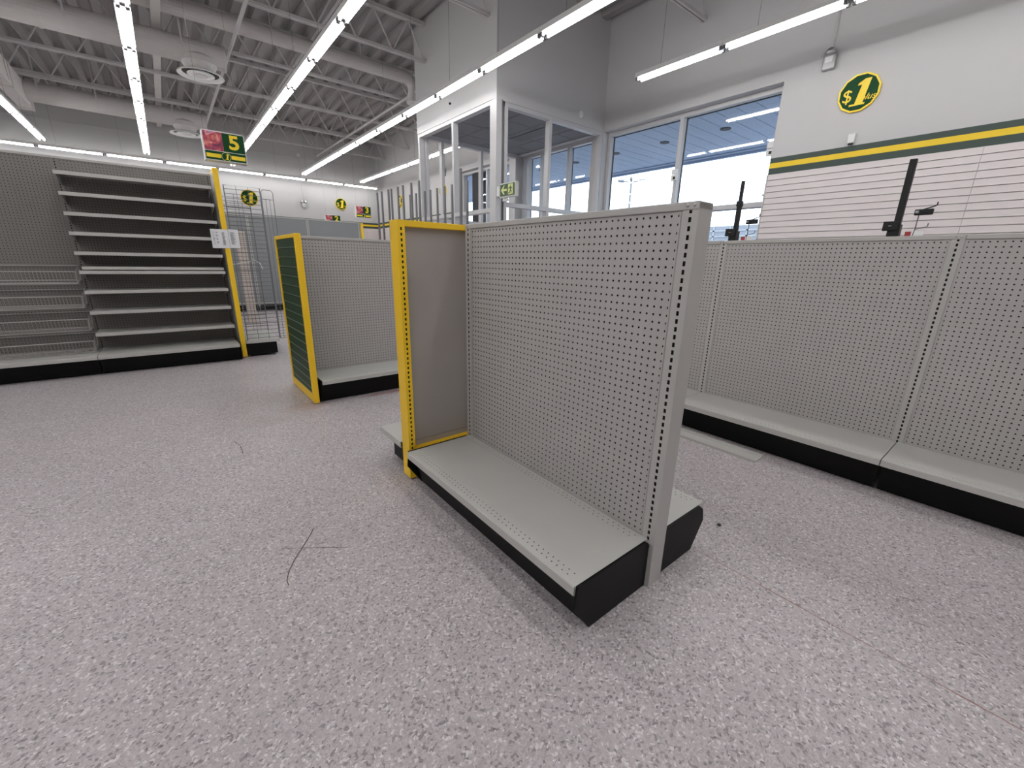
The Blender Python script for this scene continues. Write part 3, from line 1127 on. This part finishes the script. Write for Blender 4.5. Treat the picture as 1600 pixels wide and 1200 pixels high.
for k, z in enumerate((35.5, 26.2, 17.2, 8.35)):
    wire_basket('wire basket shelf on the tall unit, %s of four' % ['topmost', 'second from the top', 'third from the top', 'lowest, just above the base shelf'][k], z, k)

# ------------------------------------------------------------------ wire grid end unit
wu = thing('wire_grid_end_unit', 'wire grid display wings on a black base at the end of the tall shelves', 'display unit', (-17.5, 220, 0))
MB().box(-7.4, 5.6, -14.6, 14.6, .9, 6.4).build('base_box', M['black'], wu)
q = MB().box(-7.5, 7.2, -15.6, 15.6, 6.6, 8)
q.build('base_shelf', M['deck'], wu, bevel=.15)
q = MB()
for xx in (-6.5, 4.8):
    for yy in (-13.5, 13.5):
        q.lathe([(.5, 0), (.5, .25), (.2, .25), (.2, 1)], (xx, yy, 0), 8)
q.build('levelling_foot', M['chrome'], wu)


def wire_wing(x0, x1, y, z0, z1, bars, nv, pitch=2.0, zlow=None):
    q = MB()
    q.tube([(x0, y, z0), (x0, y, z1), (x1, y, z1), (x1, y, z0)], .22, 6)
    for b in bars:
        q.tube([(x0, y, b), (x1, y, b)], .22, 6)
    z = z0 + 1
    while z < z1:
        q.tube([(x0, y, z), (x1, y, z)], .11, 4)
        z += pitch
    for k in range(1, nv + 1):
        xx = x0 + (x1 - x0) * k / (nv + 1)
        q.tube([(xx, y, z0), (xx, y, z1)], .1, 4)
    return q


wire_wing(-6.6, 7.2, -15, 8, 77, (64, 16), 2, 1.9).build('wire_wing', M['steel'], wu)
wire_wing(-6.6, 7.0, 15, 8, 77, (71, 40, 17), 3, 1.9).build('wire_wing', M['steel'], wu)
q = MB()
x0, x1 = 7.6, 12.4
q.tube([(x0, -15, 8), (x0, -15, 75.6), (x0 + .8, -15, 76.6), (x1 - .8, -15, 76.6), (x1, -15, 75.6), (x1, -15, 8), (x0, -15, 8)], .16, 6)
q.tube([(x0, -15, 72.6), (x1, -15, 72.6)], .12, 5)
for xx in (9.2, 10.8):
    q.tube([(xx, -15, 8), (xx, -15, 72.6)], .09, 4)
for z in np.arange(9, 26, 1.4):
    q.tube([(x0, -15, z), (x1, -15, z)], .08, 4)
q.build('wire_side_arm', M['steel'], wu)


# ------------------------------------------------------------------ signs
def one_glyph():
    return [(0.17, 0), (0.76, 0), (0.775, 0.07), (0.685, 0.07), (0.86, 1.0), (0.62, 1.0), (0.39, 0.86), (0.37, 0.78), (0.53, 0.79), (0.375, 0.07), (0.185, 0.07)]


def ngon(n, r, a0=0):
    return [(r * math.cos(a0 + 2 * PI * k / n), r * math.sin(a0 + 2 * PI * k / n)) for k in range(n)]


def round_sign(parent, c, R, full=True, n=12, y0=0.0, th=1.0):
    """decorated roundel; local plane x-z facing -y, centre c"""
    cx, cz = c
    bd = [(cx + a, cz + b) for a, b in ngon(n, R, PI / n)]
    MB().prism(bd, 'y', y0, y0 - th).build('sign_border', M['signyellow'], parent)
    gd = [(cx + a, cz + b) for a, b in ngon(n, R * .91, PI / n)]
    MB().prism(gd, 'y', y0 - th + .01, y0 - th - .06 * R / 7.5).build('sign_face', M['green'], parent)
    yf = y0 - th - .06 * R / 7.5
    h = R * 1.3
    gl = [(cx - .46 * h * .95 + p[0] * h * .95, cz - h * .5 + p[1] * h) for p in one_glyph()]
    MB().prism(gl, 'y', yf + .01, yf - .05).build('numeral', M['signyellow'], parent)
    text_obj('$', R * .92, M['signyellow'], parent, (cx - R * .52, yf - .04, cz - R * .12), bold=0, ext=.03, name='dollar_sign')
    text_obj('plus', R * .44, M['signyellow'], parent, (cx + R * .47, yf - .06, cz - R * .3), shear=.4, bold=0, ext=.03, name='script_word')


def wall_sign(label, loc, rz, R):
    T = thing('dollar_sign_roundel', label, 'wall sign', loc, rz, 'one dollar roundels')
    round_sign(T, (0, 0), R)


wall_sign('large green and yellow one dollar roundel on the wall above the slatwall stripe', (WX, 44.6, 125.2), -PI / 2, 8.0)
wall_sign('green and yellow one dollar roundel on the back wall', (160.8, BY, 122), 0, 8.0)
wall_sign('one dollar roundel seen edge-on between grey posts near the far corner of the window wall', (WX, 545, 123.3), -PI / 2, 8.2)
wall_sign('one dollar roundel seen edge-on behind the vestibule glazing', (WX, 428.5, 124.5), -PI / 2, 8.0)
T = thing('dollar_sign_roundel', 'small one dollar roundel on the back edge of the wire grid unit', 'sign', (-10.5, 234.6, 73.2), 0, 'one dollar roundels')
round_sign(T, (0, 2.6), 4.0, th=.4)
MB().tube([(0, .2, -2), (0, .2, 3)], .2, 6).build('stem', M['steel'], T)


def aisle_sign(num, label, x0, x1, z0, z1, y, th, food_w):
    cx = (x0 + x1) / 2
    T = thing('aisle_sign', label, 'aisle sign', (cx, y, z0), 0, 'hanging aisle number signs')
    W_, H_ = x1 - x0, z1 - z0
    a = W_ / 2
    MB().box(-a, a, .05, th, 0, H_).build('sign_box', M['white'], T, bevel=.1)
    split = H_ * .33
    e = .35
    MB().box(-a + e, -a + food_w, -.03, .06, split + .12, H_ - e).build('photo_print', M['food'], T)
    MB().box(-a + food_w, a - e, -.03, .06, split + .12, H_ - e).build('number_panel', M['green'], T)
    MB().box(-a + e, a - e, -.03, .06, e, split - .12).build('brand_panel', M['green'], T)
    text_obj(num, (H_ - split) * .98, M['signyellow'], T, ((food_w) / 2, -.06, (split + H_) / 2 - .1), bold=.02 * H_, ext=.03, sx=1.1)
    zc, hb = split * .5, split * .2
    r = split * .46
    MB().box(-a + e + .3, -r - .15, -.07, -.02, zc - hb, zc + hb).build('brand_stripe', M['signyellow'], T)
    MB().box(r + .15, a - e - .3, -.07, -.02, zc - hb, zc + hb).build('brand_stripe', M['signyellow'], T)
    ring = ngon(20, r)
    MB().prism([(p[0], zc + p[1]) for p in ring], 'y', -.02, -.09).build('roundel', M['paleyellow'], T)
    MB().prism([(p[0] * .9, zc + p[1] * .9) for p in ring], 'y', -.08, -.12).build('roundel_face', M['green'], T)
    h = r * 1.25
    MB().prism([(-.42 * h + p[0] * h, zc - h * .5 + p[1] * h) for p in one_glyph()], 'y', -.11, -.15).build('numeral', M['signyellow'], T)
    q = MB()
    for s in (-1, 1):
        q.tube([(s * a * .85, th / 2, H_), (s * a * .85, th / 2, 181 - z0)], .05, 5)
    q.build('hanging_wire', M['steel'], T)


aisle_sign('5', 'hanging aisle sign with a yellow 5 above the tall yellow end frame', -28.9, -13.6, 86.3, 97.7, 204.5, 5, 7.1)
aisle_sign('3', 'hanging aisle sign with a yellow 3 above the distant yellow end frame', 140.6, 159.0, 95.7, 108.8, 510.5, 5, 8.4)
aisle_sign('2', 'hanging aisle sign with a yellow 2 half hidden by the blue-grey run', 104.6, 121.5, 84.0, 96.0, 510.5, 5, 7.6)

# exit sign, flag-mounted on the vestibule corner post
T = thing('exit_sign', 'green running man exit sign with arrow on the vestibule corner post', 'exit sign', (119.5, VY0, 84.7), -PI / 2)
MB().box(0, 2.6, -1.6, 1.6, 1.2, 7.0).build('mounting_canopy', M['white'], T, bevel=.15)
MB().box(2.6, 18.2, -1.2, 1.2, 0, 8.1).build('sign_box', mat('exit_sign_rim', (200, 201, 194), .4), T, bevel=.15)
MB().box(3.4, 17.4, -1.32, -1.19, .8, 7.4).build('sign_face', M['exitgreen'], T)
MB().prism([(4.3, 4.1), (6.9, 6.6), (8.0, 6.6), (6.6, 4.75), (10, 4.75), (10, 3.45), (6.6, 3.45), (8.0, 1.6), (6.9, 1.6)], 'y', -1.31, -1.4).build('arrow', M['paleyellow'], T)
q = MB().prism([(11.2, 1.4), (15.8, 1.4), (15.8, 7.0), (11.2, 7.0)], 'y', -1.31, -1.38)
q.build('doorway', M['paleyellow'], T)
q = MB()
for poly in ([(13.3, 6.3), (14.0, 6.5), (14.3, 6.0), (13.7, 5.7)], [(12.9, 5.6), (14.0, 5.6), (14.2, 3.8), (13.2, 3.6)], [(12.9, 5.6), (11.6, 4.7), (11.9, 4.3), (13.1, 4.9)],
             [(14.0, 5.5), (15.4, 4.6), (15.2, 4.2), (14.0, 4.7)], [(13.2, 3.9), (12.6, 2.6), (11.4, 2.3), (11.5, 1.8), (13.1, 2.1), (14.0, 3.7)], [(13.8, 4.0), (14.9, 2.9), (14.4, 1.6), (13.9, 1.7), (14.2, 2.8), (13.3, 3.6)]):
    q.prism(poly, 'y', -1.37, -1.43)
q.build('running_figure', M['exitgreen'], T)
for xx in (6.0, 8.8):
    MB().lathe([(.4, -2.2), (1.1, -2.0), (1.2, -1.0), (.5, -.2), (.4, 0.2)], (xx, 0, 0), 12).build('lamp_head', M['lens'], T)


# ------------------------------------------------------------------ wall fittings
def emergency_light(label, loc, rz, conduit_to):
    T = thing('emergency_light', label, 'emergency light', loc, rz, 'battery emergency lights')
    MB().box(-2.6, 2.6, -2.2, 0, 0, 6).build('battery_box', M['chrome'], T, bevel=.3)
    MB().box(-1.6, 1.4, -2.35, -2.1, 2.8, 5.2).build('label_plate', M['white'], T)
    for sx in ((0,) if rz else (-2.2, 2.2)):
        q = MB().lathe([(.6, 0), (1.9, .5), (2.1, 1.2), (1.5, 2.4), (.6, 3.0)], (sx, -2.2, 5.8), 14)
        q.build('lamp_head', M['chrome'], T)
    q = MB().tube([(0, -.5, 6), (0, -.5, conduit_to - loc[2])], .45, 8)
    q.build('conduit', M['alum'], T)


emergency_light('silver emergency light with conduit above the large one dollar roundel', (WX, 59, 138.2), -PI / 2, 203)
emergency_light('twin-headed emergency light on the back wall at the foot of a thin conduit', (111, BY, 113), 0, 176)
emergency_light('emergency light under a conduit on the wall behind the vestibule', (WX, 424, 139), -PI / 2, 203)
T = tag(MB().lathe([(2.0, 0), (2.0, 1), (.5, 1.2)], (0, 0, 0), 14).build('junction_box', M['white']), 'round junction box on the back wall at the top of the thin conduit', 'junction box')
T.matrix_world = Matrix.Translation(Vector((111, BY - .0, 177.5)) * S) @ Matrix.Rotation(PI / 2, 4, 'X')
T = thing('motion_sensor', 'small white sensor on the wall just above the green stripe', 'sensor', (WX, 43.5, 103.6), -PI / 2)
MB().prism([(-1.3, .6), (1.3, .6), (1.5, 4.6), (-1.5, 4.6)], 'y', -1.5, 0).build('sensor_body', M['white'], T, bevel=.3)
MB().box(-.9, .9, -1.3, -.2, 0, .7).build('sensor_lens', M['rubber'], T)
T = tag(MB().lathe([(2.1, 0), (2.1, .5), (1.4, .9)], (0, 0, 0), 20).build('sounder_disc', M['white']), 'round white disc on the vestibule wall beside the window corner', 'alarm sounder')
T.matrix_world = Matrix.Translation(Vector((189, VY0, 145.2)) * S) @ Matrix.Rotation(PI / 2, 4, 'X')
T = tag(MB().lathe([(.6, 0), (.8, .6), (.3, 1.2)], (0, 0, 0), 12).build('wall_plug', M['rubber']), 'tiny black fitting on the pale wall above the vestibule glazing', 'wall fitting')
T.matrix_world = Matrix.Translation(Vector((VX, 248, 148.3)) * S) @ Matrix.Rotation(-PI / 2, 4, 'Y')
for lb, yy, z, mx_ in (('white contact sensor stuck on the mullion between the two shop window panes', 137.8, 103.5, 0),
                       ('white contact sensor on the shop window frame beside the slatwall', 81.2, 109, 0),
                       ('white contact sensor on the pier inside the vestibule', 209.5, 115.5, 0)):
    T = thing('window_sensor', lb, 'sensor', (GX, yy, z - 3.3), -PI / 2, 'window contact sensors')
    MB().box(-2.0, 2.0, -1.0, -.06, 0, 3.6).box(-2.0, 2.0, -1.0, -.06, 3.9, 6.8).build('sensor_case', M['white'], T, bevel=.1)
    MB().box(-.6, .9, -1.06, -.98, .8, 2.4).build('sensor_window', M['rubber'], T)

# ------------------------------------------------------------------ black poles and clip holders on the run by the windows


def pole(yc, label, thin):
    T = thing('black_pole', label, 'pole', (RGX, yc, 54.2), -PI / 2, 'black poles on the low pegboard run')
    q = MB().box(-.6, .6, -.6, .6, 1.5, 15.8) if not thin else MB().box(-.55, .55, -.55, .55, 1.5, 10).box(-.4, .4, -.4, .4, 10, 15.8)
    q.build('pole_tube', M['rubber'], T, bevel=.08)
    if thin:
        MB().box(-.7, .7, -.7, .7, 9.2, 10.6).build('collar', M['rubber'], T, bevel=.1)
    MB().box(-1.3, .8, -1.1, 1.1, 0, 2.6).build('clamp_foot', M['rubber'], T, bevel=.1)
    q = MB().box(-2.2, .5, -1.5, -1.1, 1.2, 3.2)
    q = q.build('bracket_plate', M['rubber'], T, bevel=.1)
    MB().lathe([(.3, -.05), (.3, .08)], (0, 0, 0), 10).build('bolt', M['chrome'], q).location = Vector((-.9, -1.5, 2.2)) * S


pole(-5.6, 'black square pole clamped to the shelf rail in front of the slatwall', False)
pole(29.8, 'black telescoping pole clamped to the shelf rail in front of the window', True)


def clip(yc, label):
    T = thing('sign_clip_holder', label, 'sign clip', (RGX, yc, 54.2), -PI / 2, 'wire sign clips on the low pegboard run')
    MB().tube([(0, 0, 0), (.2, 0, 1.4), (.2, 0, 4.4)], .11, 6).tube([(.2, 0, 1.4), (1.8, 0, 1.8), (2.1, 0, 2.0), (2.1, 0, 2.6)], .1, 6).build('wire_stem', M['steel'], T)
    q = MB().box(-.6, 2.4, -.4, .4, 4.3, 5.5).build('clip_jaw', M['rubber'], T, bevel=.15)
    MB().tube([(.6, 0, 5.4), (2.4, 0, 6.0), (2.7, 0, 6.2), (2.7, 0, 6.8)], .13, 6).build('clip_lever', M['rubber'], q)
    MB().lathe([(.35, 0), (.35, .5)], (-.1, -.4, 4.7), 8).build('rivet', M['chrome'], q)
    MB().box(-1.3, -.3, -.1, .1, 0, 1.0).build('red_tag', M['red'], T)
    MB().box(-.2, 1.8, -.06, .06, .1, 1.1).build('white_tag', M['paper'], T)


clip(-8.6, 'wire sign clip with black jaw beside the square black pole')
clip(26.6, 'wire sign clip with black jaw beside the telescoping pole, against the window')

# ------------------------------------------------------------------ papers, hook
for lb, x0, x1, z0, z1, yy, g_ in (('wide sheet of printed paper taped across the tall yellow post', -31.7, -25.2, 50.4, 58.4, 204.55, 0),
                                   ('narrower printed sheet taped just beside the wide one on the wire grid', -25.1, -21.3, 50.6, 58.6, 204.3, 1)):
    T = thing('paper_sheet', lb, 'paper', ((x0 + x1) / 2, yy, z0), 0, 'taped planogram sheets')
    a, h = (x1 - x0) / 2, z1 - z0
    q = MB()
    n_ = 6
    for k in range(n_):
        xa, xb = -a + 2 * a * k / n_, -a + 2 * a * (k + 1) / n_
        ya, yb = -.12 * math.sin(PI * k / n_), -.12 * math.sin(PI * (k + 1) / n_)
        q.quad((xa, ya, 0), (xb, yb, 0), (xb, yb, h), (xa, ya, h))
    q.build('sheet', M['paper'], T)
    q = MB()
    rnd = random.Random(3 + g_)
    for c0, c1 in (((-a + .7, -a + 1.5), (-a + 1.9, -a + 2.7), (a - 2.4, a - 1.2)) if not g_ else ((-a + .6, a - 1.2),)):
        z = h - 1.2
        while z > 1.4:
            ww = rnd.uniform(.5, 1) * (c1 - c0)
            q.box(c0, c0 + ww, -.16, -.14, z - .14, z)
            z -= rnd.choice((.3, .34, .8 if c0 < 0 and not g_ else .32))
    q.build('printed_lettering', M['ink'], T)
T = tag(MB().tube([(-21.6, 218, 43.6), (-16, 218, 45), (-14.2, 218, 45.2), (-12.4, 218, 44), (-11.4, 218, 41)], .22, 6).tube([(-21.6, 218, 43.6), (-24.9, 218, 43.2)], .2, 6).build('wire_hook', M['white']),
        'white bent wire hook sticking out between the wire grid wings', 'hook')

# ------------------------------------------------------------------ far aisle furniture
fr = 'blue-grey panelled run near the back wall'
for k, xc in enumerate((83.2, 35.2, -12.8)):
    gondola('shelving_unit', ['blue-grey panelled bay beside the distant yellow end frame', 'blue-grey panelled bay second from the distant yellow frame',
                              'blue-grey panelled bay seen through the wire grid unit'][k], (xc, 411.6, 0), 0, H=81.8, d_front=2.6, toe=.3, d_back=14, rows_=72, ztop=80, stop=80.4,
            ups=(-24, 24) if k == 0 else (-24,), plates=(), pegs=False, group=fr)
T = thing('shelving_unit', 'tall unit of closely spaced grey shelves behind the wire grid', 'shelving unit', (-40, 345, 0))
MB().box(-28, 26, 10, 12, 0, 70).build('back_board', M['board2'], T)
for sx in (-28, 26):
    MB().box(sx - .5, sx + .5, -2, 12, 0, 70).build('side_panel', M['grey'], T)
for k in range(13):
    MB().box(-27.4, 25.4, -12, 10, 8 + 4.8 * k, 8.3 + 4.8 * k).box(-27.4, 25.4, -12.2, -12, 7 + 4.8 * k, 8.35 + 4.8 * k).build('shelf', M['deck'], T)
MB().box(-27.5, 25.5, -9, 10, 0, 6.5).build('base_box', M['black'], T)
T = tag(MB().box(-8.1, -2.5, 329, 334, 0, 64).build('narrow_board', M['cream'], None, (-5, 331, 0), bevel=.2), 'narrow cream board standing upright behind the wire grid unit', 'board')

# racks of bare grey posts between the middle gondola and the vestibule
for nm, xx, ys in (('row of tall bare grey posts, the row nearer the vestibule', 70, [226.8, 217.1, 209.4, 205.3, 198.7, 192.1, 184.5, 176.6, 169.2, 155]),
                   ('row of tall bare grey posts, the row nearer the middle gondola', 53, [224.4, 217.9, 208.5, 204.6, 196.1, 189.9, 180.1, 171.6, 133.8])):
    T = thing('post_rack', nm, 'rack', (xx, 190, 0), 0, 'racks of bare posts')
    MB().box(-1.2, 1.2, min(ys) - 194, max(ys) - 186, 0, 1.6).build('base_rail', M['grey'], T)
    for yy in (min(ys) - 188, max(ys) - 192):
        MB().box(-9 if xx < 60 else -4, 4 if xx < 60 else 9, yy - 1, yy + 1, 0, .9).build('base_foot', M['grey'], T)
    for yy in ys:
        MB().box(-.45, .45, yy - 190.45, yy - 189.55, 1.6, 84).build('post', M['steel'], T)

# ------------------------------------------------------------------ things on the floor
T = tag(MB().prism([(57.6, .0), (62.2, .0), (62.2, .95), (61.9, .95), (61.6, .35), (57.9, .35), (57.6, .6)], 'y', 5.6, 53).build('shelf_trim', M['deck'], None, (60, 29, 0)),
        'long flat grey metal strip lying on the floor along the window-side run', 'metal strip')
tag(MB().tube([(-42.6, 94.8, .05), (-42.2, 93.2, .06), (-41.7, 90.8, .06), (-41.7, 87.5, .06), (-41.8, 85, .05)], .06, 5).build('loose_fibre', M['hair'], None, (-42, 90, 0)),
    'short dark curved fibre on the floor between green end panel and camera', 'fibre', 'dark fibres on the floor')
tag(MB().tube([(-36.0, 43.2, .05), (-36.9, 41.6, .06), (-38.6, 39.1, .06), (-40.6, 36.3, .06), (-41.9, 34, .06), (-42.6, 32, .06), (-42.6, 30.7, .05)], .055, 5).build('loose_fibre', M['hair'], None, (-39, 37, 0)),
    'longer dark fibre bent across the open floor before the near gondola', 'fibre', 'dark fibres on the floor')
tag(MB().tube([(-41.6, 40.5, .02), (-32.9, 34.2, .02)], .035, 5).build('floor_scratch', M['hair'], None, (-37, 37, 0)), 'faint straight line crossing the longer fibre', 'scratch')
tag(MB().prism([(24.0, -1.6), (24.5, -1.8), (24.8, -1.3), (24.3, -1.1)], 'z', 0, .25).build('black_chip', M['rubber'], None, (24.4, -1.4, 0)), 'tiny black chip on the floor past the black end plate', 'chip')
